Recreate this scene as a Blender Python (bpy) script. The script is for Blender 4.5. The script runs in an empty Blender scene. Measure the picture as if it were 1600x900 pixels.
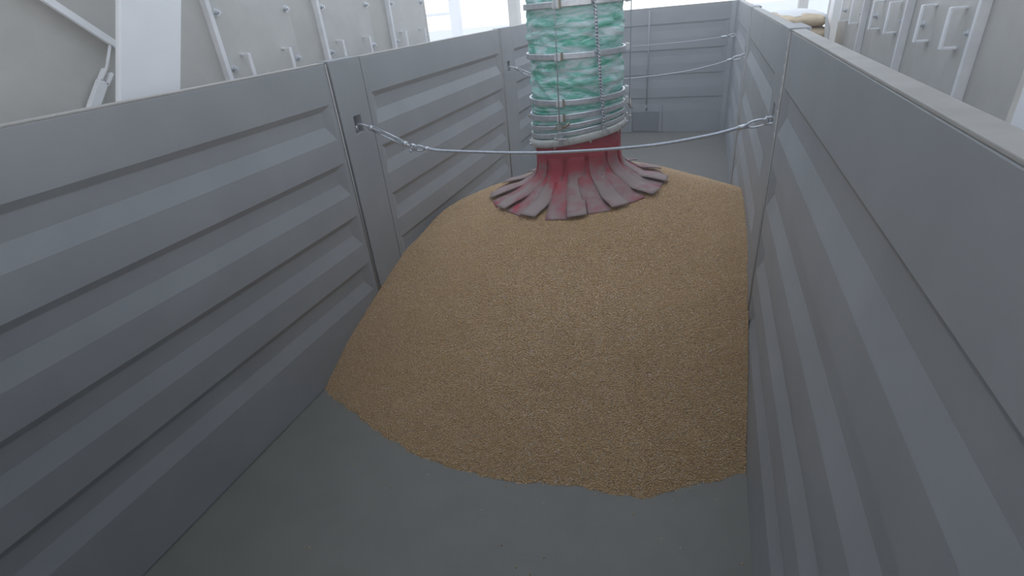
import bpy, bmesh, math, random
from mathutils import Vector, Matrix, noise
rnd = random.Random(7)
scn = bpy.context.scene
C = scn.collection
PI = math.pi

# ------------------------------------------------------------------ camera
XL, XR, H, YB = -2.125, 0.325, 1.829, 8.964      # inner faces of the trailer box
GROUND = -1.25
cam = bpy.data.cameras.new('camera'); cam.sensor_width = 36.0
cam.lens = 805.0 / 1600.0 * 36.0; cam.clip_start = 0.02; cam.clip_end = 500
co = bpy.data.objects.new('camera', cam); C.objects.link(co); scn.camera = co
R_ = Vector((0.94224593, 0.3234569, -0.08688059)); U_ = Vector((-0.08324305, 0.47743915, 0.87471278)); F_ = Vector((-0.32441208, 0.81696235, -0.47679064))
m = Matrix((( R_.x, U_.x, -F_.x, 0), (R_.y, U_.y, -F_.y, 0), (R_.z, U_.z, -F_.z, 2.018), (0, 0, 0, 1)))
co.matrix_world = m

# ------------------------------------------------------------------ light
W = bpy.data.worlds.new('sky'); scn.world = W; W.use_nodes = True
wn = W.node_tree; wn.nodes.clear()
wo = wn.nodes.new('ShaderNodeOutputWorld'); wb = wn.nodes.new('ShaderNodeBackground')
wt = wn.nodes.new('ShaderNodeTexCoord'); ws = wn.nodes.new('ShaderNodeSeparateXYZ'); wr = wn.nodes.new('ShaderNodeValToRGB')
wn.links.new(wt.outputs['Generated'], ws.inputs[0]); wn.links.new(ws.outputs['Z'], wr.inputs[0])
wr.color_ramp.elements[0].position = 0.0; wr.color_ramp.elements[0].color = (1.0, 1.0, 1.0, 1)
wr.color_ramp.elements[1].position = 0.45; wr.color_ramp.elements[1].color = (0.70, 0.79, 0.94, 1)
wn.links.new(wr.outputs[0], wb.inputs[0]); wb.inputs[1].default_value = 2.0
wn.links.new(wb.outputs[0], wo.inputs[0])
scn.view_settings.view_transform = 'Standard'; scn.view_settings.look = 'None'
scn.view_settings.exposure = 0.0; scn.view_settings.gamma = 1.0; scn.view_settings.use_curve_mapping = False

# ------------------------------------------------------------------ materials
def mat(name, col, rough=0.5, metal=0.0, var=0.0, scale=6.0, bump=0.0, bscale=40.0, col2=None, fine=0.0, trans=0.0, spec=0.5, stretch=(1, 1, 1)):
    mt = bpy.data.materials.new(name); mt.use_nodes = True
    nt = mt.node_tree; b = nt.nodes['Principled BSDF']
    b.inputs['Base Color'].default_value = (*col, 1); b.inputs['Roughness'].default_value = rough; b.inputs['Metallic'].default_value = metal
    b.inputs['Specular IOR Level'].default_value = spec
    tc = nt.nodes.new('ShaderNodeTexCoord'); mp = nt.nodes.new('ShaderNodeMapping'); mp.inputs['Scale'].default_value = stretch
    nt.links.new(tc.outputs['Object'], mp.inputs[0])
    if var or col2:
        n = nt.nodes.new('ShaderNodeTexNoise'); n.inputs['Scale'].default_value = scale; n.inputs['Detail'].default_value = 6; n.inputs['Roughness'].default_value = 0.6
        nt.links.new(mp.outputs[0], n.inputs[0])
        r = nt.nodes.new('ShaderNodeValToRGB'); r.color_ramp.elements[0].position = 0.35; r.color_ramp.elements[1].position = 0.65
        c2 = col2 if col2 else tuple(min(1, c * (1 + var)) for c in col)
        c1 = col if col2 else tuple(c * (1 - var) for c in col)
        r.color_ramp.elements[0].color = (*c1, 1); r.color_ramp.elements[1].color = (*c2, 1)
        nt.links.new(n.outputs[0], r.inputs[0]); nt.links.new(r.outputs[0], b.inputs['Base Color'])
    if bump:
        n2 = nt.nodes.new('ShaderNodeTexNoise'); n2.inputs['Scale'].default_value = bscale; n2.inputs['Detail'].default_value = 5
        nt.links.new(mp.outputs[0], n2.inputs[0])
        bp = nt.nodes.new('ShaderNodeBump'); bp.inputs['Strength'].default_value = bump; bp.inputs['Distance'].default_value = 0.01
        nt.links.new(n2.outputs[0], bp.inputs['Height']); nt.links.new(bp.outputs[0], b.inputs['Normal'])
    return mt
M = {}
M['paint'] = mat('grey_paint', (0.345, 0.357, 0.368), 0.48, var=0.05, scale=3.0, bump=0.05, bscale=25)
M['rail'] = mat('dusty_rail_paint', (0.46, 0.44, 0.41), 0.55, var=0.08, scale=8)
M['floor'] = mat('dusty_floor_paint', (0.20, 0.19, 0.165), 0.6, var=0.05, scale=5, bump=0.05, bscale=60)
M['galv'] = mat('galvanised_steel', (0.66, 0.68, 0.71), 0.38, 0.65, var=0.1, scale=30)
M['rope'] = mat('wire_rope_steel', (0.52, 0.55, 0.60), 0.45, 0.5, var=0.1, scale=60)
M['dark'] = mat('dark_gap', (0.08, 0.085, 0.09), 0.7, var=0.1)
M['casing'] = mat('beige_grey_casing', (0.50, 0.485, 0.45), 0.55, var=0.05, scale=4, bump=0.05, bscale=20)
M['plate'] = mat('cover_plate_paint', (0.53, 0.52, 0.49), 0.5, var=0.05, scale=5, bump=0.05, bscale=20)
M['flange'] = mat('pale_flange_paint', (0.80, 0.79, 0.80), 0.5, var=0.05, scale=8)
M['white'] = mat('white_paint', (0.90, 0.90, 0.91), 0.5, var=0.02, scale=5)
M['offwhite'] = mat('offwhite_ring', (0.62, 0.63, 0.60), 0.5, col2=(0.50, 0.50, 0.46), scale=25)
M['concrete'] = mat('pale_concrete', (0.72, 0.72, 0.70), 0.8, var=0.05, scale=2)
M['sack'] = mat('tan_sackcloth', (0.72, 0.58, 0.40), 0.9, var=0.12, scale=12, bump=0.4, bscale=60)
M['sheet'] = mat('white_sheet', (0.88, 0.88, 0.86), 0.8, var=0.02, bump=0.2, bscale=20)
M['nylon'] = mat('white_nylon_block', (0.78, 0.79, 0.80), 0.4, var=0.02)
M['brass'] = mat('worn_brass', (0.40, 0.36, 0.27), 0.5, 0.5, var=0.1)

def red_rubber():
    mt = bpy.data.materials.new('dusty_red_rubber'); mt.use_nodes = True; nt = mt.node_tree; b = nt.nodes['Principled BSDF']
    b.inputs['Roughness'].default_value = 0.8
    tc = nt.nodes.new('ShaderNodeTexCoord'); n = nt.nodes.new('ShaderNodeTexNoise'); n.inputs['Scale'].default_value = 6.0; n.inputs['Detail'].default_value = 7; n.inputs['Roughness'].default_value = 0.65
    nt.links.new(tc.outputs['Object'], n.inputs[0])
    at = nt.nodes.new('ShaderNodeAttribute'); at.attribute_name = 'wear'
    mth = nt.nodes.new('ShaderNodeMath'); mth.operation = 'MULTIPLY_ADD'; mth.inputs[1].default_value = 1.5
    nt.links.new(n.outputs[0], mth.inputs[0]); nt.links.new(at.outputs['Fac'], mth.inputs[2])
    r = nt.nodes.new('ShaderNodeValToRGB')
    e = r.color_ramp.elements; e[0].position = 0.50; e[0].color = (0.46, 0.05, 0.07, 1); e[1].position = 0.92; e[1].color = (0.36, 0.275, 0.25, 1)
    e2 = e.new(0.72); e2.color = (0.35, 0.17, 0.17, 1)
    nt.links.new(mth.outputs[0], r.inputs[0]); nt.links.new(r.outputs[0], b.inputs['Base Color'])
    bp = nt.nodes.new('ShaderNodeBump'); bp.inputs['Strength'].default_value = 0.2; bp.inputs['Distance'].default_value = 0.01
    nt.links.new(n.outputs[0], bp.inputs['Height']); nt.links.new(bp.outputs[0], b.inputs['Normal'])
    return mt
M['red'] = red_rubber()

def bellows_mat():
    mt = bpy.data.materials.new('mint_bellows_fabric'); mt.use_nodes = True; nt = mt.node_tree; b = nt.nodes['Principled BSDF']
    b.inputs['Roughness'].default_value = 0.45
    tc = nt.nodes.new('ShaderNodeTexCoord'); mp = nt.nodes.new('ShaderNodeMapping'); mp.inputs['Scale'].default_value = (1, 1, 4.5)
    nt.links.new(tc.outputs['Object'], mp.inputs[0])
    n = nt.nodes.new('ShaderNodeTexNoise'); n.inputs['Scale'].default_value = 5.5; n.inputs['Detail'].default_value = 8; n.inputs['Roughness'].default_value = 0.7; n.inputs['Distortion'].default_value = 0.9
    nt.links.new(mp.outputs[0], n.inputs[0])
    r = nt.nodes.new('ShaderNodeValToRGB'); e = r.color_ramp.elements
    e[0].position = 0.37; e[0].color = (0.08, 0.50, 0.33, 1); e[1].position = 0.60; e[1].color = (0.72, 0.84, 0.86, 1)
    k = e.new(0.45); k.color = (0.27, 0.64, 0.54, 1); k = e.new(0.52); k.color = (0.48, 0.76, 0.72, 1)
    nt.links.new(n.outputs[0], r.inputs[0]); nt.links.new(r.outputs[0], b.inputs['Base Color'])
    n2 = nt.nodes.new('ShaderNodeTexNoise'); n2.inputs['Scale'].default_value = 14; n2.inputs['Detail'].default_value = 6; n2.inputs['Distortion'].default_value = 1.5
    nt.links.new(mp.outputs[0], n2.inputs[0])
    bp = nt.nodes.new('ShaderNodeBump'); bp.inputs['Strength'].default_value = 0.5; bp.inputs['Distance'].default_value = 0.012
    nt.links.new(n2.outputs[0], bp.inputs['Height']); nt.links.new(bp.outputs[0], b.inputs['Normal'])
    return mt
M['bellows'] = bellows_mat()

def corn_mat(name, per_object):
    mt = bpy.data.materials.new(name); mt.use_nodes = True; nt = mt.node_tree; b = nt.nodes['Principled BSDF']
    b.inputs['Roughness'].default_value = 0.5
    r = nt.nodes.new('ShaderNodeValToRGB'); e = r.color_ramp.elements
    e[0].position = 0.0; e[0].color = (0.43, 0.275, 0.15, 1); e[1].position = 1.0; e[1].color = (0.72, 0.62, 0.50, 1)
    for p, c in ((0.25, (0.60, 0.385, 0.185)), (0.5, (0.66, 0.45, 0.23)), (0.75, (0.65, 0.415, 0.18)), (0.9, (0.70, 0.52, 0.34))):
        k = e.new(p); k.color = (*c, 1)
    if per_object:
        oi = nt.nodes.new('ShaderNodeObjectInfo'); nt.links.new(oi.outputs['Random'], r.inputs[0])
    else:
        tc = nt.nodes.new('ShaderNodeTexCoord'); v = nt.nodes.new('ShaderNodeTexVoronoi'); v.inputs['Scale'].default_value = 140
        sp = nt.nodes.new('ShaderNodeSeparateColor')
        nt.links.new(tc.outputs['Object'], v.inputs['Vector']); nt.links.new(v.outputs['Color'], sp.inputs[0]); nt.links.new(sp.outputs[0], r.inputs[0])
    nt.links.new(r.outputs[0], b.inputs['Base Color'])
    return mt
M['kernel'] = corn_mat('corn_kernel_skin', True)
M['cornbase'] = corn_mat('packed_corn', False)

def twist_mat():
    mt = bpy.data.materials.new('striped_rope'); mt.use_nodes = True; nt = mt.node_tree; b = nt.nodes['Principled BSDF']; b.inputs['Roughness'].default_value = 0.8
    at = nt.nodes.new('ShaderNodeAttribute'); at.attribute_name = 'wear'
    r = nt.nodes.new('ShaderNodeValToRGB'); r.color_ramp.interpolation = 'CONSTANT'; e = r.color_ramp.elements
    e[0].color = (0.75, 0.77, 0.80, 1); e[1].position = 0.5; e[1].color = (0.16, 0.20, 0.25, 1)
    nt.links.new(at.outputs['Fac'], r.inputs[0]); nt.links.new(r.outputs[0], b.inputs['Base Color'])
    return mt
M['stripe'] = twist_mat()

# ------------------------------------------------------------------ helpers
def obj(name, bm, mt, parent=None, smooth=False, bevel=0.0, wear=None):
    bmesh.ops.recalc_face_normals(bm, faces=bm.faces[:])
    me = bpy.data.meshes.new(name); bm.to_mesh(me); bm.free()
    me.materials.append(mt)
    if smooth:
        for p in me.polygons: p.use_smooth = True
    o = bpy.data.objects.new(name, me); C.objects.link(o)
    if wear is not None:
        a = me.attributes.new('wear', 'FLOAT', 'POINT')
        for i, v in enumerate(me.vertices): a.data[i].value = wear(i, v.co)
    if parent:
        o.parent = parent
        # children are authored in world space: cancel the parents' placement
        p = parent; t = Vector((0, 0, 0))
        while p: t += p.location; p = p.parent
        me.transform(Matrix.Translation(-t))
    if bevel:
        bv = o.modifiers.new('bevel', 'BEVEL'); bv.width = bevel; bv.segments = 2; bv.limit_method = 'ANGLE'; bv.angle_limit = math.radians(25)
    return o
def thing(name, label, cat, loc=(0, 0, 0), group=None):
    o = bpy.data.objects.new(name, None); C.objects.link(o); o.location = loc; o.empty_display_size = 0.1
    o['label'] = label; o['category'] = cat
    if group: o['group'] = group
    return o
def tag(o, label, cat, group=None, kind=None):
    o['label'] = label; o['category'] = cat
    if group: o['group'] = group
    if kind: o['kind'] = kind
    return o
def centre(o):
    me = o.data; n = len(me.vertices); c = Vector((0, 0, 0)); mn = Vector((1e9,) * 3); mx = Vector((-1e9,) * 3)
    for v in me.vertices:
        for k in range(3): mn[k] = min(mn[k], v.co[k]); mx[k] = max(mx[k], v.co[k])
    c = Vector(((mn.x + mx.x) / 2, (mn.y + mx.y) / 2, mn.z)); me.transform(Matrix.Translation(-c)); o.location = o.location + c
    return o
def box(bm, a, b):
    x0, y0, z0 = a; x1, y1, z1 = b
    vs = [bm.verts.new(p) for p in ((x0, y0, z0), (x1, y0, z0), (x1, y1, z0), (x0, y1, z0), (x0, y0, z1), (x1, y0, z1), (x1, y1, z1), (x0, y1, z1))]
    for f in ((0, 3, 2, 1), (4, 5, 6, 7), (0, 1, 5, 4), (1, 2, 6, 5), (2, 3, 7, 6), (3, 0, 4, 7)): bm.faces.new([vs[i] for i in f])
    return bm
def B(a, b): return box(bmesh.new(), a, b)
def obox(bm, p, q, w, t, up=(0, 0, 1)):
    """rectangular bar from p to q, width w across, thickness t along 'up'-ish"""
    p, q = Vector(p), Vector(q); d = (q - p).normalized(); s = d.cross(Vector(up)).normalized(); u = s.cross(d).normalized()
    vs = []
    for e in (p, q):
        for i, j in ((-1, -1), (1, -1), (1, 1), (-1, 1)): vs.append(bm.verts.new(e + s * (i * w / 2) + u * (j * t / 2)))
    for f in ((0, 1, 2, 3), (7, 6, 5, 4), (0, 4, 5, 1), (1, 5, 6, 2), (2, 6, 7, 3), (3, 7, 4, 0)): bm.faces.new([vs[i] for i in f])
    return bm
def tube(bm, pts, r, n=10, lobes=0, depth=0.0, twist=0.0, closed=False):
    pts = [Vector(p) for p in pts]; N = len(pts); rings = []; ref = None; dist = 0
    for i, p in enumerate(pts):
        if closed: d = (pts[(i + 1) % N] - pts[i - 1]).normalized()
        else: d = (pts[min(i + 1, N - 1)] - pts[max(i - 1, 0)]).normalized()
        if ref is None:
            ref = Vector((0, 0, 1)) if abs(d.z) < 0.9 else Vector((1, 0, 0))
        s = d.cross(ref).normalized(); u = s.cross(d).normalized(); ref = u
        if i: dist += (p - pts[i - 1]).length
        rr = r[i] if isinstance(r, (list, tuple)) else r
        ring = []
        for k in range(n):
            a = 2 * PI * k / n; q = rr * (1 + depth * math.cos(lobes * (a - twist * dist))) if lobes else rr
            ring.append(bm.verts.new(p + s * (q * math.cos(a)) + u * (q * math.sin(a))))
        rings.append(ring)
    M_ = N if closed else N - 1
    for i in range(M_):
        a_, b_ = rings[i], rings[(i + 1) % N]
        for k in range(n): bm.faces.new((a_[k], a_[(k + 1) % n], b_[(k + 1) % n], b_[k]))
    if not closed:
        bm.faces.new(rings[0][::-1]); bm.faces.new(rings[-1])
    return bm
def spline(pts, n):
    pts = [Vector(p) for p in pts]; P = [pts[0] * 2 - pts[1]] + pts + [pts[-1] * 2 - pts[-2]]; out = []
    for i in range(1, len(P) - 2):
        for k in range(n):
            t = k / n; a, b, c, d = P[i - 1], P[i], P[i + 1], P[i + 2]
            out.append(0.5 * ((2 * b) + (c - a) * t + (2 * a - 5 * b + 4 * c - d) * t * t + (3 * b - a - 3 * c + d) * t ** 3))
    out.append(pts[-1]); return out
def relief(bm, S, Z, holes, depth, lo, hi, e, thick, mp):
    """a sheet with pressed-in recesses; S,Z breaks, holes set of (i,j) cells, mp maps (s,z,n) to a point"""
    V = {}
    def v(s, z, n):
        k = (round(s, 5), round(z, 5), round(n, 5))
        if k not in V: V[k] = bm.verts.new(mp(s, z, n))
        return V[k]
    for i in range(len(S) - 1):
        for j in range(len(Z) - 1):
            s0, s1, z0, z1 = S[i], S[i + 1], Z[j], Z[j + 1]
            if (i, j) in holes:
                o = [v(s0, z0, 0), v(s1, z0, 0), v(s1, z1, 0), v(s0, z1, 0)]
                n = [v(s0 + e, z0 + lo, depth), v(s1 - e, z0 + lo, depth), v(s1 - e, z1 - hi, depth), v(s0 + e, z1 - hi, depth)]
                bm.faces.new(n)
                for k in range(4): bm.faces.new((o[k], o[(k + 1) % 4], n[(k + 1) % 4], n[k]))
            else: bm.faces.new((v(s0, z0, 0), v(s1, z0, 0), v(s1, z1, 0), v(s0, z1, 0)))
    # back and edges
    for i in range(len(S) - 1):
        for zz in (Z[0], Z[-1]): bm.faces.new((v(S[i], zz, 0), v(S[i + 1], zz, 0), v(S[i + 1], zz, thick), v(S[i], zz, thick)))
    for j in range(len(Z) - 1):
        for ss in (S[0], S[-1]): bm.faces.new((v(ss, Z[j], 0), v(ss, Z[j + 1], 0), v(ss, Z[j + 1], thick), v(ss, Z[j], thick)))
    bm.faces.new([v(s, Z[0], thick) for s in S] + [v(S[-1], z, thick) for z in Z[1:]] + [v(s, Z[-1], thick) for s in S[-2::-1]] + [v(S[0], z, thick) for z in Z[-2:0:-1]])
    return bm
def lathe(bm, prof, c, n=64, shear=0.0, a0=0.0):
    """closed profile (r,z) revolved about a vertical axis at c; shear tilts it along x"""
    rings = []
    for k in range(n):
        a = a0 + 2 * PI * k / n
        rings.append([bm.verts.new((c[0] + r * math.cos(a), c[1] + r * math.sin(a), z + r * math.cos(a) * shear)) for r, z in prof])
    m_ = len(prof)
    for k in range(n):
        A, D = rings[k], rings[(k + 1) % n]
        for j in range(m_): bm.faces.new((A[j], D[j], D[(j + 1) % m_], A[(j + 1) % m_]))
    return bm
def ballish(bm, c, r, sc=(1, 1, 1), sub=2):
    g = bmesh.ops.create_icosphere(bm, subdivisions=sub, radius=r)
    for v in g['verts']: v.co = Vector((v.co.x * sc[0], v.co.y * sc[1], v.co.z * sc[2])) + Vector(c)
    return bm
def hexbolt(bm, c, ax, r=0.02, h=0.022):
    """washer, hex head and thread end, pointing along ax (+1/-1) in x"""
    c = Vector(c)
    tube(bm, [c, c + Vector((ax * 0.004, 0, 0))], r * 1.35, 14)
    tube(bm, [c + Vector((ax * 0.004, 0, 0)), c + Vector((ax * h, 0, 0))], r, 6)
    tube(bm, [c + Vector((ax * h, 0, 0)), c + Vector((ax * (h + 0.014), 0, 0))], r * 0.5, 10)
    return bm

# ------------------------------------------------------------------ ground
g = obj('floor', B((-60, -40, GROUND - 0.1), (60, 120, GROUND)), M['concrete']); g['kind'] = 'structure'

# unseen roof added to darken the near end and block sky on the right
clb = B((-8, -5, 4.40), (6, 1.3, 4.48)); box(clb, (0.9, 1.3, 4.40), (6, 8.0, 4.48))
cl = obj('shading_roof', clb, mat('shading_roof_sheet', (0.30, 0.30, 0.30), 0.7, var=0.04)); cl['kind'] = 'structure'

# ------------------------------------------------------------------ trailer
T = thing('grain_trailer', 'open grey steel grain trailer box with ribbed side panels, partly filled with corn', 'trailer', ((XL + XR) / 2, 4.3, 0))
obj('floor_panel', B((XL - 0.02, -0.45, -0.05), (XR + 0.02, YB + 0.03, 0.0)), M['floor'], T)
ch = bmesh.new()
for x in (-1.4, -0.4): box(ch, (x - 0.06, -0.4, -0.40), (x + 0.06, YB, -0.05))
obj('chassis_beam', ch, M['dark'], T)
for y in (1.2, 7.0, 8.1):
    for x in (-1.95, 0.15):
        w = bmesh.new(); tube(w, [(x - 0.13, y, -0.75), (x - 0.10, y, -0.75), (x + 0.10, y, -0.75), (x + 0.13, y, -0.75)], [0.42, 0.50, 0.50, 0.42], 32)
        wo_ = obj('wheel', w, M['dark'], T, True)
    ax = bmesh.new(); tube(ax, [(-1.95, y, -0.75), (0.15, y, -0.75)], 0.06, 12); box(ax, (-1.46, y - 0.05, -0.75), (-1.34, y + 0.05, -0.4)); box(ax, (-0.46, y - 0.05, -0.75), (-0.34, y + 0.05, -0.4)); obj('axle', ax, M['dark'], T)
ZB = H - 0.008
RZ = [(1.395, 1.600), (1.041, 1.246), (0.690, 0.895), (0.342, 0.547)]
def zbreaks(z0):
    zs = [z0]
    for a, b in reversed(RZ): zs += [a, b]
    return zs + [ZB]
SIDES = {'l': (lambda s, z, n: (XL - n, s, z)), 'r': (lambda s, z, n: (XR + n, s, z))}
POSTS = [(-0.40, -0.10), (2.765, 3.085), (5.725, 6.08), (8.83, YB)]
for side, mp in SIDES.items():
    sx = -1 if side == 'l' else 1
    X0 = XL if side == 'l' else XR
    for a, b in ((-0.10, 2.765), (3.085, 5.725), (6.08, 8.83)):
        bm = bmesh.new(); s0, s1 = a + 0.014, b - 0.030
        relief(bm, [s0, s0 + 0.055, s1 - 0.045, s1], zbreaks(0.004), {(1, 1), (1, 3), (1, 5), (1, 7)}, 0.021, 0.088, 0.032, 0.060, 0.052, mp)
        obj('side_panel', bm, M['paint'], T, bevel=0.003)
        rb = B((min(X0, X0 + sx * 0.052), s0, ZB), (max(X0, X0 + sx * 0.052), s1, H)); obj('top_rail', rb, M['rail'], T, bevel=0.002)
    for n, (a, b) in enumerate(POSTS):
        bm = bmesh.new(); off = lambda s, z, n_, mp=mp: mp(s, z, n_ - 0.006)
        if n in (1, 2):
            c = (a + b) / 2 + 0.005; relief(bm, [a, c - 0.043, c + 0.043, b], [0.004, 1.385, 1.492, H + 0.004], {(1, 1)}, 0.06, 0.004, 0.004, 0.004, 0.085, off)
        else: relief(bm, [a, b], [0.004, H + 0.004], set(), 0, 0, 0, 0, 0.085, off)
        obj('post', bm, M['paint'], T, bevel=0.004)
        if n in (1, 2):
            # bright sealing strip standing on the near edge of the post
            p = bmesh.new(); tube(p, [(X0 - sx * 0.003, a - 0.027, 0.01), (X0 - sx * 0.003, a - 0.027, H - 0.01)], 0.0045, 8); obj('seal_strip', p, M['rail'], T, True)
            p = B((min(X0 + sx * 0.02, X0 + sx * 0.05), a - 0.032, 0.004), (max(X0 + sx * 0.02, X0 + sx * 0.05), a, H - 0.01)); obj('seal_channel', p, M['dark'], T)
            if n == 1 and side == 'r':
                for k in range(9):
                    p = bmesh.new(); tube(p, [(X0 - 0.002, a - 0.012, 1.79 - k * 0.05), (X0 - 0.002, a - 0.012, 1.765 - k * 0.05)], 0.006, 8)
                    obj('hinge_knuckle', p, M['galv'], T, True)
            # pocket fitting that the cable hooks into
            c = (a + b) / 2 + 0.005; p = bmesh.new()
            tube(p, [(X0 + sx * 0.035, c - 0.035, 1.415), (X0 + sx * 0.035, c + 0.035, 1.415)], 0.009, 10); tube(p, [(X0 + sx * 0.02, c, 1.40), (X0 + sx * 0.02, c, 1.43)], 0.014, 10)
            obj('cable_anchor', p, M['galv'], T, True)
# end wall
mpb = lambda s, z, n: (s, YB + n, z)
bm = bmesh.new()
relief(bm, [XL, XL + 0.08, XR - 0.10, XR], zbreaks(0.004), {(1, 1), (1, 3), (1, 5), (1, 7)}, 0.010, 0.11, 0.020, 0.05, 0.052, mpb)
EW = obj('end_wall', bm, M['paint'], T, bevel=0.003)
obj('top_rail', B((XL, YB, ZB), (XR, YB + 0.055, H)), M['rail'], T, bevel=0.002)
p = bmesh.new(); tube(p, [(-0.905, YB - 0.012, 1.80), (-0.905, YB - 0.012, 0.42)], 0.010, 8); tube(p, [(-0.905, YB - 0.012, 0.44), (-0.905, YB - 0.012, 0.36)], 0.018, 8); obj('hatch_rod', p, M['paint'], EW, True)
HT = B((-1.12, YB - 0.018, 0.03), (-0.69, YB - 0.002, 0.335)); M['hatch'] = mat('darker_hatch_paint', (0.22, 0.23, 0.24), 0.5, var=0.05)
HT = obj('grain_hatch', HT, M['hatch'], EW, bevel=0.003)
for x in (-1.15, -0.675): obj('hatch_guide', B((x - 0.02, YB - 0.03, 0.01), (x + 0.02, YB - 0.002, 0.43)), M['paint'], EW, bevel=0.003)
for s, X0 in ((1, XL), (-1, XR)):
    bm = bmesh.new(); vs = [(X0, YB - 0.10), (X0 + s * 0.03, YB - 0.10), (X0 + s * 0.09, YB - 0.03), (X0 + s * 0.09, YB), (X0, YB)]
    lo = [bm.verts.new((x, y, 0.004)) for x, y in vs]; hi = [bm.verts.new((x, y, H)) for x, y in vs]
    for k in range(5): bm.faces.new((lo[k], lo[(k + 1) % 5], hi[(k + 1) % 5], hi[k]))
    bm.faces.new(lo[::-1]); bm.faces.new(hi); obj('corner_post', bm, M['paint'], T, bevel=0.004)
obj('front_wall', B((XL - 0.05, -0.45, 0.0), (XR + 0.05, -0.40, H)), M['paint'], T)

# ------------------------------------------------------------------ corn pile
PX, PY, PR = -0.87, 3.8, 2.20
def pile(x, y):
    dx, dy = x - PX, y - PY; r = math.hypot(dx, dy); a = math.atan2(dy, dx)
    R = PR + 0.045 * noise.noise((math.cos(a) * 3.2, math.sin(a) * 3.2, 0.3)) + 0.018 * noise.noise((math.cos(a) * 16, math.sin(a) * 16, 4))
    R += 0.045 * math.exp(-((a + 1.23) / 0.09) ** 2) - 0.035 * math.exp(-((a + 1.40) / 0.09) ** 2) + 0.014 * noise.noise((math.cos(a) * 45, math.sin(a) * 45, 9))
    t = r / R
    z = 0.86 * (1 - t ** 1.75)
    z += 0.03 * noise.noise((x * 1.6, y * 1.6, 1.2)) * min(1, max(0, 1 - t) * 4) + 0.004 * noise.noise((x * 7, y * 7, 5)) * min(1, max(0, 1 - t) * 8)
    z += 0.05 * dx * min(1, max(0, 1 - t) * 3)
    return z
bm = bmesh.new(); st = 0.02; nx = int(round((XR - XL - 0.004) / st)); ny = int(4.7 / st); grid = {}
for i in range(nx + 1):
    for j in range(ny + 1):
        x = XL + 0.002 + (XR - XL - 0.004) * i / nx; y = 1.45 + 4.7 * j / ny; grid[i, j] = bm.verts.new((x, y, pile(x, y)))
for i in range(nx):
    for j in range(ny):
        q = (grid[i, j], grid[i + 1, j], grid[i + 1, j + 1], grid[i, j + 1])
        if max(v.co.z for v in q) > -0.008: bm.faces.new(q)
bmesh.ops.delete(bm, geom=[v for v in bm.verts if not v.link_faces], context='VERTS')
for v in bm.verts: v.co.z = max(v.co.z, -0.03)
PILE = obj('corn_pile', bm, M['cornbase'], None, True)
tag(PILE, 'heap of dried yellow corn kernels spread across the trailer floor under the spout', 'corn', kind='stuff')

# one kernel: flat tooth shape, blunt crown and narrow tip
def kernel_mesh():
    bm = bmesh.new(); bmesh.ops.create_icosphere(bm, subdivisions=2, radius=1.0)
    for v in bm.verts:
        t = (v.co.y + 1) / 2; w = 0.45 + 0.62 * t
        dent = -0.18 * math.exp(-((v.co.x ** 2 + v.co.z ** 2) / 0.12)) if v.co.y > 0.5 else 0
        v.co = Vector((v.co.x * w * 0.0037, (v.co.y + dent) * 0.0046, v.co.z * (0.8 + 0.3 * t) * 0.0025))
    return bm
kb = kernel_mesh(); K0 = obj('corn_kernel', kb, M['kernel'], None, True)
# positions read from the photo, in pixels, dropped onto the floor plane z = 0
def floor_pt(px, py):
    d = F_ + R_ * ((px - 800) / 805.0) - U_ * ((py - 450) / 805.0); t = -2.018 / d.z; return d.x * t, d.y * t
kpx = [(729, 762), (791, 760), (753, 798), (850, 787), (850, 871), (784, 852), (990, 804), (1077, 766), (1120, 781), (1033, 843), (1063, 857), (1158, 746), (552, 726), (806, 887), (1099, 755), (1052, 784), (828, 897), (1160, 881), (484, 856), (612, 762), (668, 742), (930, 772)]
for i, (a, b) in enumerate(kpx):
    x, y = floor_pt(a, b); k = K0 if i == 0 else K0.copy()
    if i: C.objects.link(k)
    k.location = (x, y, 0.0027); k.rotation_euler = (0, 0, rnd.uniform(0, 6.28))
    tag(k, 'loose corn kernel lying on bare grey trailer floor in front of the heap', 'corn kernel', 'loose corn kernels on the trailer floor')

# kernels over the heap
ng = bpy.data.node_groups.new('kernels', 'GeometryNodeTree')
ng.interface.new_socket('Geometry', in_out='INPUT', socket_type='NodeSocketGeometry'); ng.interface.new_socket('Geometry', in_out='OUTPUT', socket_type='NodeSocketGeometry')
N = ng.nodes; L = ng.links
gi = N.new('NodeGroupInput'); go = N.new('NodeGroupOutput')
dp = N.new('GeometryNodeDistributePointsOnFaces'); dp.distribute_method = 'POISSON'; dp.inputs['Distance Min'].default_value = 0.0052; dp.inputs['Density Max'].default_value = 60000
oi = N.new('GeometryNodeObjectInfo'); oi.inputs['Object'].default_value = K0; oi.inputs['As Instance'].default_value = True
ip = N.new('GeometryNodeInstanceOnPoints')
rv = N.new('FunctionNodeRandomValue'); rv.data_type = 'FLOAT_VECTOR'; rv.inputs[0].default_value = (-0.7, -0.7, 0); rv.inputs[1].default_value = (0.7, 0.7, 6.283)
rs = N.new('FunctionNodeRandomValue'); rs.data_type = 'FLOAT'; rs.inputs[2].default_value = 0.85; rs.inputs[3].default_value = 1.2
ro = N.new('FunctionNodeRandomValue'); ro.data_type = 'FLOAT_VECTOR'; ro.inputs[0].default_value = (0, 0, 0.0); ro.inputs[1].default_value = (0, 0, 0.004); ro.inputs['Seed'].default_value = 5
sp = N.new('GeometryNodeSetPosition'); jn = N.new('GeometryNodeJoinGeometry')
L.new(gi.outputs[0], dp.inputs['Mesh']); L.new(dp.outputs['Points'], sp.inputs['Geometry']); L.new(ro.outputs[0], sp.inputs['Offset'])
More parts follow.
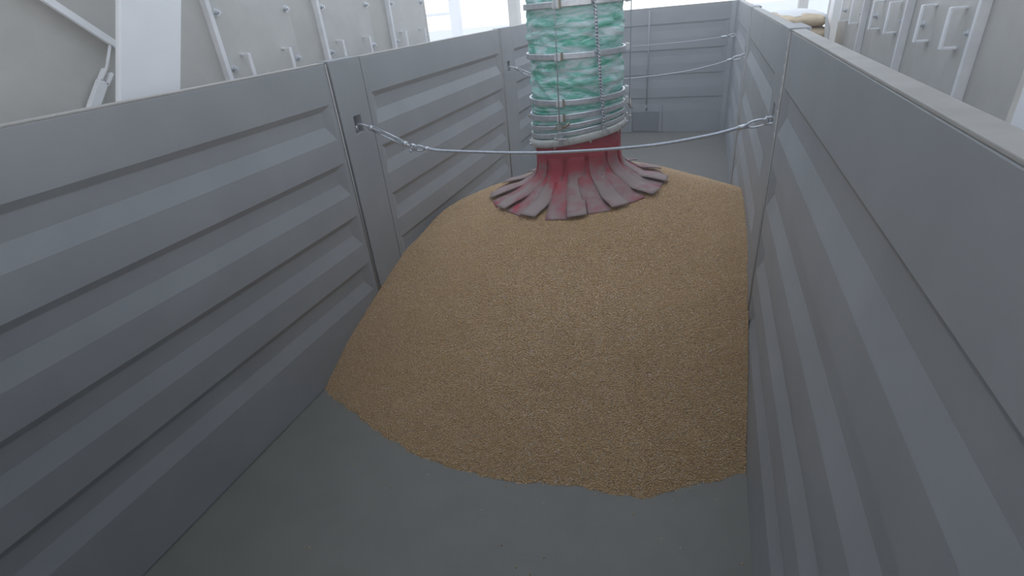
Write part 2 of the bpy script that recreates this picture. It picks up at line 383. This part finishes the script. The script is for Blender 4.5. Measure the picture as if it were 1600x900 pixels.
L.new(sp.outputs[0], ip.inputs['Points']); L.new(oi.outputs['Geometry'], ip.inputs['Instance']); L.new(rv.outputs[0], ip.inputs['Rotation']); L.new(rs.outputs[1], ip.inputs['Scale'])
L.new(ip.outputs[0], jn.inputs[0]); L.new(gi.outputs[0], jn.inputs[0]); L.new(jn.outputs[0], go.inputs[0])
md = PILE.modifiers.new('kernels', 'NODES'); md.node_group = ng

# ------------------------------------------------------------------ loading spout
HC = (-0.87, 3.8)
S = thing('loading_spout', 'mint green bellows loading spout with metal hoops and dusty red rubber skirt on the corn', 'loading spout', (HC[0], HC[1], 0.86))
def tilt(z): return 0.155 * max(0, min(1, (1.47 - z) / 0.26))
NTH, NZ = 220, 330; z0, z1 = 1.20, 3.70
RINGS = [2.60, 2.305, 2.009, 1.716, 1.436, 1.345, 1.283, 1.234]
bm = bmesh.new(); rings = []
def ring_env(z):
    for a, b in zip(RINGS, RINGS[1:]):
        if b <= z <= a: return math.sin(PI * (z - b) / (a - b)) ** 0.5
    return 0.6
for j in range(NZ + 1):
    # finer rows low down where the photo sees it
    t = j / NZ; z = z0 + (z1 - z0) * t ** 1.35; rg = []
    for k in range(NTH):
        a = 2 * PI * k / NTH; ca, sa = math.cos(a), math.sin(a)
        zz = z + 0.02 * noise.noise((ca * 1.5, sa * 1.5, z * 3))
        f1 = noise.noise((ca * 1.6, sa * 1.6, zz * 16)); f2 = noise.noise((ca * 4, sa * 4, zz * 30 + 7))
        f3 = abs(noise.noise((ca * 2.2 + 3, sa * 2.2, zz * 12 + ca * 2)))
        env = ring_env(z)
        if z > 1.44: r = 0.310 + env * (0.010 + 0.018 * f1 + 0.009 * f2 - 0.022 * f3 + 0.006 * abs(math.sin(z * PI / 0.072 + 1.2 * f1)))
        else: r = 0.312 + 0.008 * math.sin(z * 2 * PI / 0.022 + 2 * f1) + 0.010 * env
        rg.append(bm.verts.new((HC[0] + r * ca, HC[1] + r * sa, z + r * ca * tilt(z))))
    rings.append(rg)
for j in range(NZ):
    for k in range(NTH): bm.faces.new((rings[j][k], rings[j][(k + 1) % NTH], rings[j + 1][(k + 1) % NTH], rings[j + 1][k]))
obj('bellows', bm, M['bellows'], S, True)
GA = [-PI / 2 - 0.10, PI / 6 - 0.22, 5 * PI / 6 + 0.15]      # angles of the three lifting cables
def hp(a, r, z): return Vector((HC[0] + r * math.cos(a), HC[1] + r * math.sin(a), z + r * math.cos(a) * tilt(z)))
for zr in RINGS:
    h = 0.015 if zr < 1.3 else 0.018
    bm = lathe(bmesh.new(), [(0.322, zr - h), (0.336, zr - h), (0.339, zr - h + 0.004), (0.339, zr + h - 0.004), (0.336, zr + h), (0.322, zr + h)], HC, 96, tilt(zr))
    ho = obj('hoop', bm, M['galv'], S)
    if zr > 1.3:
        for a in GA:
            bm = bmesh.new(); p = hp(a, 0.338, zr); q = hp(a, 0.366, zr)
            obox(bm, p, q, 0.042, 0.046); obj('guide_block', bm, M['nylon'], ho, bevel=0.004)
            bm = bmesh.new(); s = Vector((-math.sin(a), math.cos(a), 0)); obox(bm, p + s * 0.024, hp(a, 0.358, zr) + s * 0.024, 0.010, 0.050); obj('block_clamp', bm, M['brass'], ho)
# lower flange ring
zf = 1.183
FL = obj('lower_ring', lathe(bmesh.new(), [(0.300, zf - 0.022), (0.342, zf - 0.026), (0.350, zf - 0.018), (0.350, zf + 0.012), (0.340, zf + 0.026), (0.315, zf + 0.026), (0.300, zf + 0.02)], HC, 96, 0.155), M['offwhite'], S, True)
for k in range(16):
    a = 2 * PI * k / 16 + 0.1; bm = bmesh.new(); c = hp(a, 0.350, zf - 0.003); d = hp(a, 0.362, zf - 0.003); tube(bm, [c, d], 0.008, 6); obj('ring_bolt', bm, M['galv'], FL)
    if k % 2: bm = bmesh.new(); tube(bm, [hp(a, 0.325, zf - 0.024), hp(a, 0.325, zf - 0.042)], 0.007, 6); obj('ring_bolt', bm, M['galv'], FL)
for a in GA:
    bm = bmesh.new(); tube(bm, [hp(a, 0.372, 1.30), hp(a, 0.372, 2.0), hp(a, 0.372, 3.7)], 0.0035, 6); obj('lifting_wire', bm, M['rope'], S, True)
    # shackle and eye at the wire's lower end, with its spare tail
    s = Vector((-math.sin(a), math.cos(a), 0)); b0 = hp(a, 0.372, 1.235); lp = []
    for k in range(14):
        t = 2 * PI * k / 14; lp.append(b0 + s * (0.020 * math.cos(t)) + Vector((0, 0, 0.030 * math.sin(t))))
    bm = bmesh.new(); tube(bm, lp, 0.0055, 8, closed=True)
    tube(bm, [b0 - s * 0.034 + Vector((0, 0, -0.022)), b0 + s * 0.040 + Vector((0, 0, -0.022))], 0.0065, 8)
    ballish(bm, b0 - s * 0.034 + Vector((0, 0, -0.022)), 0.012, sub=1); ballish(bm, b0 + s * 0.040 + Vector((0, 0, -0.022)), 0.013, sub=1)
    obj('shackle', bm, M['galv'], S, True)
    bm = bmesh.new(); n_ = Vector((math.cos(a), math.sin(a), 0)); c = hp(a, 0.376, 1.29)
    lp = [c + s * (0.022 * math.cos(2 * PI * k / 12)) + Vector((0, 0, 0.018 * math.sin(2 * PI * k / 12))) for k in range(12)]; tube(bm, lp, 0.004, 6, closed=True)
    tube(bm, [c + s * 0.022, c + s * 0.05 + n_ * 0.01 + Vector((0, 0, 0.012)), c + s * 0.075 + n_ * 0.012 + Vector((0, 0, 0.032))], 0.0085, 8)
    tube(bm, [c - s * 0.022, c - s * 0.045 + n_ * 0.012 + Vector((0, 0, -0.012)), c - s * 0.065 + n_ * 0.006], 0.0035, 6)
    obj('wire_clip', bm, M['brass'], S, True)
    bm = bmesh.new(); obox(bm, hp(a, 0.358, 1.235), hp(a, 0.358, 1.165), 0.026, 0.008, up=(math.cos(a), math.sin(a), 0)); obj('lug', bm, M['galv'], S)
# striped hanging cord on the front right of the bellows
pts = []
for j in range(160):
    t = j / 159; z = 2.75 - 1.53 * t; a = -PI / 2 + 0.42 + 0.33 * t ** 1.1; pts.append(hp(a, 0.358, z))
bm = tube(bmesh.new(), pts, 0.0095, 12, lobes=3, depth=0.14, twist=2 * PI / 0.06)
obj('cord', bm, M['stripe'], S, True, wear=lambda i, c: ((i % 12) / 12 * 1.0 + c.z / 0.020) % 1.0)
bm = bmesh.new(); e = pts[-1]; tube(bm, [e + Vector((0.014 * math.cos(2 * PI * k / 12), -0.002, 0.018 * math.sin(2 * PI * k / 12) - 0.016)) for k in range(12)], 0.004, 6, closed=True); obj('cord_eye', bm, M['galv'], S, True)
# red collar
bm = lathe(bmesh.new(), [(0.300, 1.03), (0.308, 1.03), (0.310, 1.08), (0.312, 1.172), (0.306, 1.172), (0.301, 1.08)], HC, 80, 0.12)
obj('collar', bm, M['red'], S, True, wear=lambda i, c: -0.42 + 0.12 * noise.noise(c * 9) + (0.12 if c.z < -10 else 0))
# skirt: two layers of long rubber flaps
def flap(ang, width, length, layer, bend, seed):
    bm = bmesh.new(); NS, NW = 16, 4; th = 0.007; r0 = 0.311 if layer == 0 else 0.301; prof = []
    rr, zz, sl = r0, 1.065, math.radians(88); ds = length / NS
    G = [[None] * (NW + 1) for _ in range(NS + 1)]
    for i in range(NS + 1):
        t = i / NS
        sh = 0.12 * (1 - t)
        for k in range(NW + 1):
            u = (k / NW - 0.5); wl = width * (1 + 0.04 * t) * u
            aa = ang + bend * t * t; ca, sa = math.cos(aa), math.sin(aa); tang = Vector((-sa, ca, 0)); rad = Vector((ca, sa, 0))
            cup = -0.10 * wl * wl / 0.01 * 0.1 * t + 0.004 * noise.noise((seed * 3.1, t * 3, u * 2))
            rk = math.sqrt(rr * rr + 0) - (wl * wl) / (2 * rr) * (1 - 0.6 * t)
            P = Vector((HC[0], HC[1], 0)) + rad * rk + tang * wl
            z = zz + (rr * ca) * sh + cup * 2
            floor_z = pile(P.x, P.y) + (0.036 if layer == 0 else 0.012)
            P.z = max(z, floor_z); G[i][k] = P
        w_ = min(1, max(0, (t - 0.04) / 0.34)); w_ = w_ * w_ * (3 - 2 * w_); sl = math.radians(89) * (1 - w_) + math.radians(31) * w_
        rr += math.cos(sl) * ds; zz -= math.sin(sl) * ds
    top = [[bm.verts.new(p) for p in row] for row in G]; bot = [[bm.verts.new(p - Vector((0, 0, th)) if i > 5 else p - (p - Vector((HC[0], HC[1], p.z))).normalized() * th) for p in row] for i, row in enumerate(G)]
    for i in range(NS):
        for k in range(NW):
            bm.faces.new((top[i][k], top[i][k + 1], top[i + 1][k + 1], top[i + 1][k])); bm.faces.new((bot[i][k], bot[i + 1][k], bot[i + 1][k + 1], bot[i][k + 1]))
        bm.faces.new((top[i][0], top[i + 1][0], bot[i + 1][0], bot[i][0])); bm.faces.new((top[i][NW], bot[i][NW], bot[i + 1][NW], top[i + 1][NW]))
    for k in range(NW):
        bm.faces.new((top[0][k], bot[0][k], bot[0][k + 1], top[0][k + 1])); bm.faces.new((top[NS][k], top[NS][k + 1], bot[NS][k + 1], bot[NS][k]))
    def wear(i, c, seed=seed, layer=layer):
        r = math.hypot(c.x - HC[0], c.y - HC[1]) if False else 0
        n = (i % ((NS + 1) * (NW + 1))) // (NW + 1) / NS
        return -0.38 + 0.55 * min(1, n * 2.2) + (-0.17 if layer else 0) + 0.10 * noise.noise((seed, n * 4, 1))
    return obj('skirt_flap', bm, M['red'], S, True, wear=wear)
NF = 13
for k in range(NF):
    a_ = 2 * PI * k / NF + 0.05; flap(a_, 0.124, 0.54 - 0.035 * math.cos(a_) + rnd.uniform(-0.03, 0.02), 0, rnd.uniform(-0.07, 0.07), k + 1)
for k in range(NF):
    a_ = 2 * PI * (k + 0.5) / NF + 0.05; flap(a_, 0.150, 0.525 - 0.035 * math.cos(a_) + rnd.uniform(-0.03, 0.02), 1, rnd.uniform(-0.06, 0.06), k + 50)

# ------------------------------------------------------------------ tie cables
def loop(c, d, a, b, n=16):
    """teardrop/oval loop points: centre c, half length a along d, half width b across"""
    d = d.normalized(); s = d.cross(Vector((0, 1, 0))).normalized()
    return [c + d * (a * math.cos(2 * PI * k / n)) + s * (b * math.sin(2 * PI * k / n)) for k in range(n)]
def cable(y, dz, label, sc=1.0, group='tie cables across the trailer'):
    t = thing('tie_cable', label, 'cable', (-0.9, y, 1.25 + dz), group)
    P = lambda x, z: Vector((x, y, z + dz))
    rope = spline([P(-1.66, 1.278), P(-1.50, 1.261), P(-0.915, 1.249), P(-0.323, 1.282), P(0.006, 1.333), P(0.19, 1.380)], 60)
    bm = tube(bmesh.new(), rope, 0.0080 * sc, 18, lobes=6, depth=0.14, twist=2 * PI / 0.10); obj('wire_rope', bm, M['rope'], t, True)
    # hook
    bm = bmesh.new(); tube(bm, spline([P(-2.158, 1.435), P(-2.165, 1.418), P(-2.157, 1.402), P(-2.140, 1.408), P(-2.132, 1.430), P(-2.11, 1.437), P(-2.06, 1.424), P(-1.985, 1.394)], 5), 0.0075, 10); obj('hook', bm, M['galv'], t, True)
    # turnbuckle
    a, b = P(-2.03, 1.412), P(-1.80, 1.308); d = (b - a).normalized(); s = d.cross(Vector((0, 1, 0))).normalized(); bm = bmesh.new()
    for q in (1, -1): tube(bm, [a + s * 0.014 * q, b + s * 0.014 * q], 0.0048, 8)
    for e in (a, b): tube(bm, [e - d * 0.012, e + d * 0.012], 0.0175, 12)
    tb = obj('turnbuckle', bm, M['galv'], t, True)
    bm = bmesh.new(); tube(bm, [a - d * 0.02, a + d * 0.065], 0.0072, 10); tube(bm, [b - d * 0.075, b + d * 0.05], 0.0072, 10); obj('threaded_rod', bm, M['galv'], tb, True)
    # eye + shackle + thimble
    bm = bmesh.new(); c = P(-1.745, 1.286); tube(bm, loop(c, d, 0.026, 0.017), 0.0060, 8, closed=True)
    tube(bm, [c + Vector((0.0, -0.025, 0.0)), c + Vector((0, 0.025, 0))], 0.008, 8); ballish(bm, c + Vector((-0.012, -0.02, -0.018)), 0.012, sub=1); ballish(bm, c + Vector((0.01, -0.02, 0.016)), 0.011, sub=1)
    obj('shackle', bm, M['galv'], t, True)
    bm = bmesh.new(); tube(bm, loop(P(-1.700, 1.278), Vector((1, 0, -0.1)), 0.034, 0.017), 0.0058, 8, closed=True); tube(bm, [P(-1.672, 1.278), P(-1.635, 1.276)], 0.0125, 10); obj('thimble', bm, M['galv'], t, True)
    bm = bmesh.new(); tube(bm, [P(0.165, 1.374), P(0.215, 1.385)], 0.0125, 10); tube(bm, loop(P(0.255, 1.395), Vector((1, 0, 0.22)), 0.050, 0.017), 0.0058, 8, closed=True)
    obj('thimble', bm, M['galv'], t, True)
    bm = bmesh.new(); tube(bm, spline([P(0.352, 1.420), P(0.31, 1.424), P(0.285, 1.412), P(0.285, 1.398), P(0.31, 1.392), P(0.352, 1.400)], 5), 0.0070, 8); tube(bm, [P(0.296, 1.385), P(0.296, 1.43)], 0.0065, 8); obj('shackle', bm, M['galv'], t, True)
    return t
cable(2.93, 0.0, 'nearest steel tie cable with turnbuckle, spanning the trailer in front of the spout')
cable(5.907, 0.0, 'second steel tie cable, crossing the trailer just behind the spout', 0.62)
# third one near the end wall
t = thing('tie_cable', 'farthest thin steel tie cable, hanging right in front of the trailer end wall', 'cable', (-0.9, 8.72, 1.3), 'tie cables across the trailer')
P = lambda x, z: Vector((x, 8.72, z))
obj('wire_rope', tube(bmesh.new(), spline([P(XL + 0.02, 1.42), P(-1.9, 1.38), P(-1.256, 1.345), P(-0.549, 1.348), P(0.0, 1.372), P(0.22, 1.39)], 20), 0.0045, 8), M['rope'], t, True)
obj('ferrule', tube(bmesh.new(), [P(0.13, 1.383), P(0.24, 1.391)], 0.016, 10), M['galv'], t, True)
obj('shackle', tube(bmesh.new(), loop(P(0.275, 1.396), Vector((1, 0, 0.1)), 0.05, 0.018), 0.007, 8, closed=True), M['galv'], t, True)

# ------------------------------------------------------------------ machine casings beside the trailer
def casing(name, label, X, sx, y0, y1, flanges, plates, handle_y, zt, zh, cat='machine casing', hw=0.028):
    """X is the face towards the trailer, sx the direction it faces"""
    t = thing(name, label, cat, (X - sx * 0.3, (y0 + y1) / 2, GROUND))
    obj('body', B((min(X, X - sx * 0.6), y0, GROUND), (max(X, X - sx * 0.6), y1, zt)), M['casing'], t, bevel=0.004)
    for y in flanges:
        obj('stiffener', B((min(X, X + sx * 0.05), y - 0.018, GROUND + 0.02), (max(X, X + sx * 0.05), y + 0.018, zt - 0.02)), M['flange'], t, bevel=0.003)
    for a, b in plates:
        pl = obj('cover_plate', B((min(X, X + sx * 0.014), a, 0.5), (max(X, X + sx * 0.014), b, 2.9)), M['plate'], t, bevel=0.003)
        for yy in (a + 0.04, b - 0.04):
            for z in zh[2]:
                obj('bolt', hexbolt(bmesh.new(), (X + sx * 0.014, yy, z), sx, 0.019, 0.024), M['galv'], pl)
        for off in handle_y:
            yy = a + off; bm = bmesh.new(); x0 = X + sx * 0.014; x1 = X + sx * 0.085
            obox(bm, (x0, yy, zh[0]), (x1, yy, zh[0]), hw, 0.012); obox(bm, (x0, yy, zh[1]), (x1, yy, zh[1]), hw, 0.012)
            obox(bm, (x1, yy, zh[1] - 0.004), (x1, yy, zh[0] + 0.004), hw, 0.012, up=(sx, 0, 0)); obj('handle', bm, M['white' if hw > 0.03 else 'flange'], pl, bevel=0.002)
    return t
casing('elevator_casing', 'beige-grey steel machine casing behind the left trailer side, with upright ribs and handled plates', -3.3, 1, -2.5, 6.385,
       [1.0, 3.12, 4.295, 5.485], [(3.16, 3.95), (4.335, 5.125), (5.525, 6.30)], [0.15, 0.60], 4.2, (1.885, 1.68, (1.80, 2.165)))
casing('elevator_casing', 'grey steel machine casing beyond the right trailer side, with large pale pull handles', 1.3, -1, 3.03, 7.2,
       [3.545, 4.73, 5.965], [(3.585, 4.435), (4.77, 5.62), (6.005, 6.85)], [0.20, 0.665], 4.2, (1.805, 1.605, (1.69, 2.1)), hw=0.04)
# sloped hopper with pale edge flange and strut, in front of the left casing
hp_t = thing('hopper_chute', 'grey sloping hopper plate edged with a pale diagonal flange, left of the white beam', 'hopper', (-3.25, 1.4, GROUND))
bm = bmesh.new()
pts2 = [(-2.4, 3.9), (0.15, 3.9), (2.39, 2.0), (2.36, 1.65), (1.9, 0.9), (-2.4, 0.9)]
lo = [bm.verts.new((-3.3, y, z)) for y, z in pts2]; hi = [bm.verts.new((-3.24, y, z)) for y, z in pts2]
for k in range(6): bm.faces.new((lo[k], lo[(k + 1) % 6], hi[(k + 1) % 6], hi[k]))
bm.faces.new(lo[::-1]); bm.faces.new(hi); obj('hopper_plate', bm, M['casing'], hp_t)
bm = bmesh.new(); obox(bm, (-3.20, 2.353, 2.010), (-3.20, 0.2, 3.918), 0.038, 0.02, up=(1, 0, 0)); obox(bm, (-3.232, 2.353, 2.010), (-3.232, 0.2, 3.918), 0.012, 0.07, up=(1, 0, 0)); obj('edge_flange', bm, M['white'], hp_t)
bm = bmesh.new(); tube(bm, [(-3.2, 2.300, 2.03), (-3.2, 2.236, 1.93), (-3.2, 2.20, 1.885)], 0.008, 8); obj('link_bar', bm, M['flange'], hp_t, True)
bm = bmesh.new(); obox(bm, (-3.2, 2.170, 1.853), (-3.2, 1.72, 1.36), 0.044, 0.04, up=(1, 0, 0))
obox(bm, (-3.2, 2.236, 1.888), (-3.2, 2.180, 1.833), 0.014, 0.04, up=(1, 0, 0)); obox(bm, (-3.2, 2.213, 1.915), (-3.2, 2.158, 1.860), 0.009, 0.04, up=(1, 0, 0)); obj('strut', bm, M['white'], hp_t)
hd = B((-3.24, -2.0, GROUND), (-3.20, -1.9, 0.9)); box(hd, (-3.24, 1.6, GROUND), (-3.20, 1.7, 0.9)); obj('hopper_leg', hd, M['casing'], hp_t)

# white leaning beam
wb_ = bmesh.new(); k_ = 0.47
def by(z): return 1.871 + (z - 1.777) * 0.476
q = [(-2.735, 0.0), (-2.70, 0.0), (-2.70, 0.352), (-2.735, 0.352)]
lo = [wb_.verts.new((x, by(GROUND) + d, GROUND)) for x, d in q]; hi = [wb_.verts.new((x, by(4.2) + d, 4.2)) for x, d in q]
for k in range(4): wb_.faces.new((lo[k], lo[(k + 1) % 4], hi[(k + 1) % 4], hi[k]))
wb_.faces.new(lo[::-1]); wb_.faces.new(hi)
tag(centre(obj('steel_beam', wb_, M['white'], None, bevel=0.006)), 'broad white steel beam leaning beside the left trailer side, before the casing', 'beam')

# ------------------------------------------------------------------ background
def col(name, a, b, mt, label, cat='column', group=None):
    return tag(centre(obj(name, B(a, b), mt, None, bevel=0.01)), label, cat, group)
col('steel_column', (1.22, 2.50, GROUND), (1.42, 2.80, 4.2), M['white'], 'white steel column at the right edge, next to the grey casing with large handles')
col('steel_column', (1.28, 7.50, GROUND), (1.46, 7.72, 4.2), M['white'], 'bright white narrow column just beyond the grey casing on the right')
col('steel_column', (1.45, 8.65, GROUND), (1.75, 8.9, 4.2), M['casing'], 'beige-grey column behind the tan sacks, left of the bright narrow column')
col('steel_column', (1.72, 14.0, GROUND), (1.90, 14.25, 4.5), M['casing'], 'distant grey column against the white sky, right of the spout above the trailer corner')
col('steel_column', (-4.92, 14.0, GROUND), (-4.66, 14.25, 4.5), M['casing'], 'distant grey column against the white sky, just left of the mint spout')
fr = thing('portal_frame', 'distant white post with a thin cross rail, between left casing and spout', 'frame', (-6.4, 14.1, GROUND))
obj('post', B((-6.56, 14.0, GROUND), (-6.30, 14.2, 5.0)), M['white'], fr, bevel=0.01)
obj('cross_rail', B((-8.6, 14.05, 1.98), (-6.56, 14.15, 2.05)), M['white'], fr)
bm = B((-8.6, 14.0, GROUND), (-8.4, 14.2, 5.0)); obj('post', bm, M['white'], fr)

# walkway with sacks beyond the right side
wk = thing('walkway', 'low grey steel walkway beyond the right trailer side carrying tan sacks', 'walkway', (0.87, 7.4, GROUND))
obj('deck', B((0.55, 6.1, 1.15), (1.22, 9.2, 1.19)), M['casing'], wk)
for x in (0.6, 1.17):
    for y in (6.2, 9.1): obj('leg', B((x - 0.04, y - 0.04, GROUND), (x + 0.04, y + 0.04, 1.15)), M['casing'], wk)
def sack(x, y, z, lx, ly, lz, seed, label, name='sack', mt='sack', cat='sack'):
    bm = bmesh.new(); bmesh.ops.create_cube(bm, size=2.0); bmesh.ops.subdivide_edges(bm, edges=bm.edges[:], cuts=9, use_grid_fill=True)
    for v in bm.verts:
        p = v.co.copy(); f = 1 - 0.10 * abs(p.x) ** 4 - 0.10 * abs(p.y) ** 4
        n = noise.noise(Vector((p.x * 1.5 + seed, p.y * 1.5, p.z))) * 0.10
        e = 1 - 0.12 * abs(p.z) ** 3
        v.co = Vector((p.x * lx / 2 * e, p.y * ly / 2 * e, (p.z * f * (1 + n) if p.z > -0.9 else -1) * lz / 2)) + Vector((x, y, z + lz / 2))
    return tag(centre(obj(name, bm, M[mt], None, True)), label, cat, 'tan sacks stacked on the walkway')
sack(0.90, 7.45, 1.192, 0.43, 1.75, 0.125, 1, 'bottom tan sack of the stack beyond the right trailer side')
sack(0.89, 7.42, 1.320, 0.42, 1.72, 0.125, 9, 'second tan sack from the bottom, beyond the right trailer side')
sack(0.91, 7.46, 1.447, 0.43, 1.70, 0.12, 17, 'third tan sack from the bottom, beyond the right trailer side')
sack(0.89, 7.42, 1.569, 0.42, 1.62, 0.115, 25, 'topmost tan sack, lying under the white sheet')
# sheet draped over the topmost sack
bm = bmesh.new(); NX_, NY_ = 22, 46; G = []
for i in range(NX_ + 1):
    row = []
    for j in range(NY_ + 1):
        u = i / NX_ - 0.5; w = j / NY_
        x = 0.90 + u * 0.46; y = 6.74 + w * 1.65 + 0.06 * math.sin(u * 9)
        z = 1.694 - 0.02 * (abs(u) * 2) ** 4 - 0.02 * (abs(w - 0.5) * 2) ** 4 + 0.012 * noise.noise((u * 3, w * 5, 2))
        if abs(u) > 0.42: z -= (abs(u) - 0.42) * 0.9
        if w < 0.10 and u > 0.36: z -= (0.10 - w) * 3.6 * min(1, (u - 0.36) / 0.1); y = 6.585 - (0.10 - w) * 0.3
        row.append(bm.verts.new((x, y, z)))
    G.append(row)
for i in range(NX_):
    for j in range(NY_): bm.faces.new((G[i][j], G[i + 1][j], G[i + 1][j + 1], G[i][j + 1]))
sh = obj('sheet', bm, M['sheet'], None, True); so = sh.modifiers.new('solid', 'SOLIDIFY'); so.thickness = 0.006
tag(centre(sh), 'crumpled white sheet draped over the stack of tan sacks', 'sheet')

# ------------------------------------------------------------------ grain dust hanging in the air of the shed
hm = bpy.data.materials.new('grain_dust_haze'); hm.use_nodes = True; nt = hm.node_tree; nt.nodes.clear()
ho_ = nt.nodes.new('ShaderNodeOutputMaterial'); vs_ = nt.nodes.new('ShaderNodeVolumeScatter'); vs_.inputs['Color'].default_value = (0.95, 0.965, 0.98, 1)
vs_.inputs['Density'].default_value = 0.027; vs_.inputs['Anisotropy'].default_value = 0.2
nt.links.new(vs_.outputs[0], ho_.inputs['Volume'])
hz = obj('dust_haze', B((-8.5, -1.0, -1.24), (2.8, 16.0, 4.2)), hm)
tag(hz, 'thin pale grain dust haze hanging in the air over the trailer', 'haze', kind='stuff')
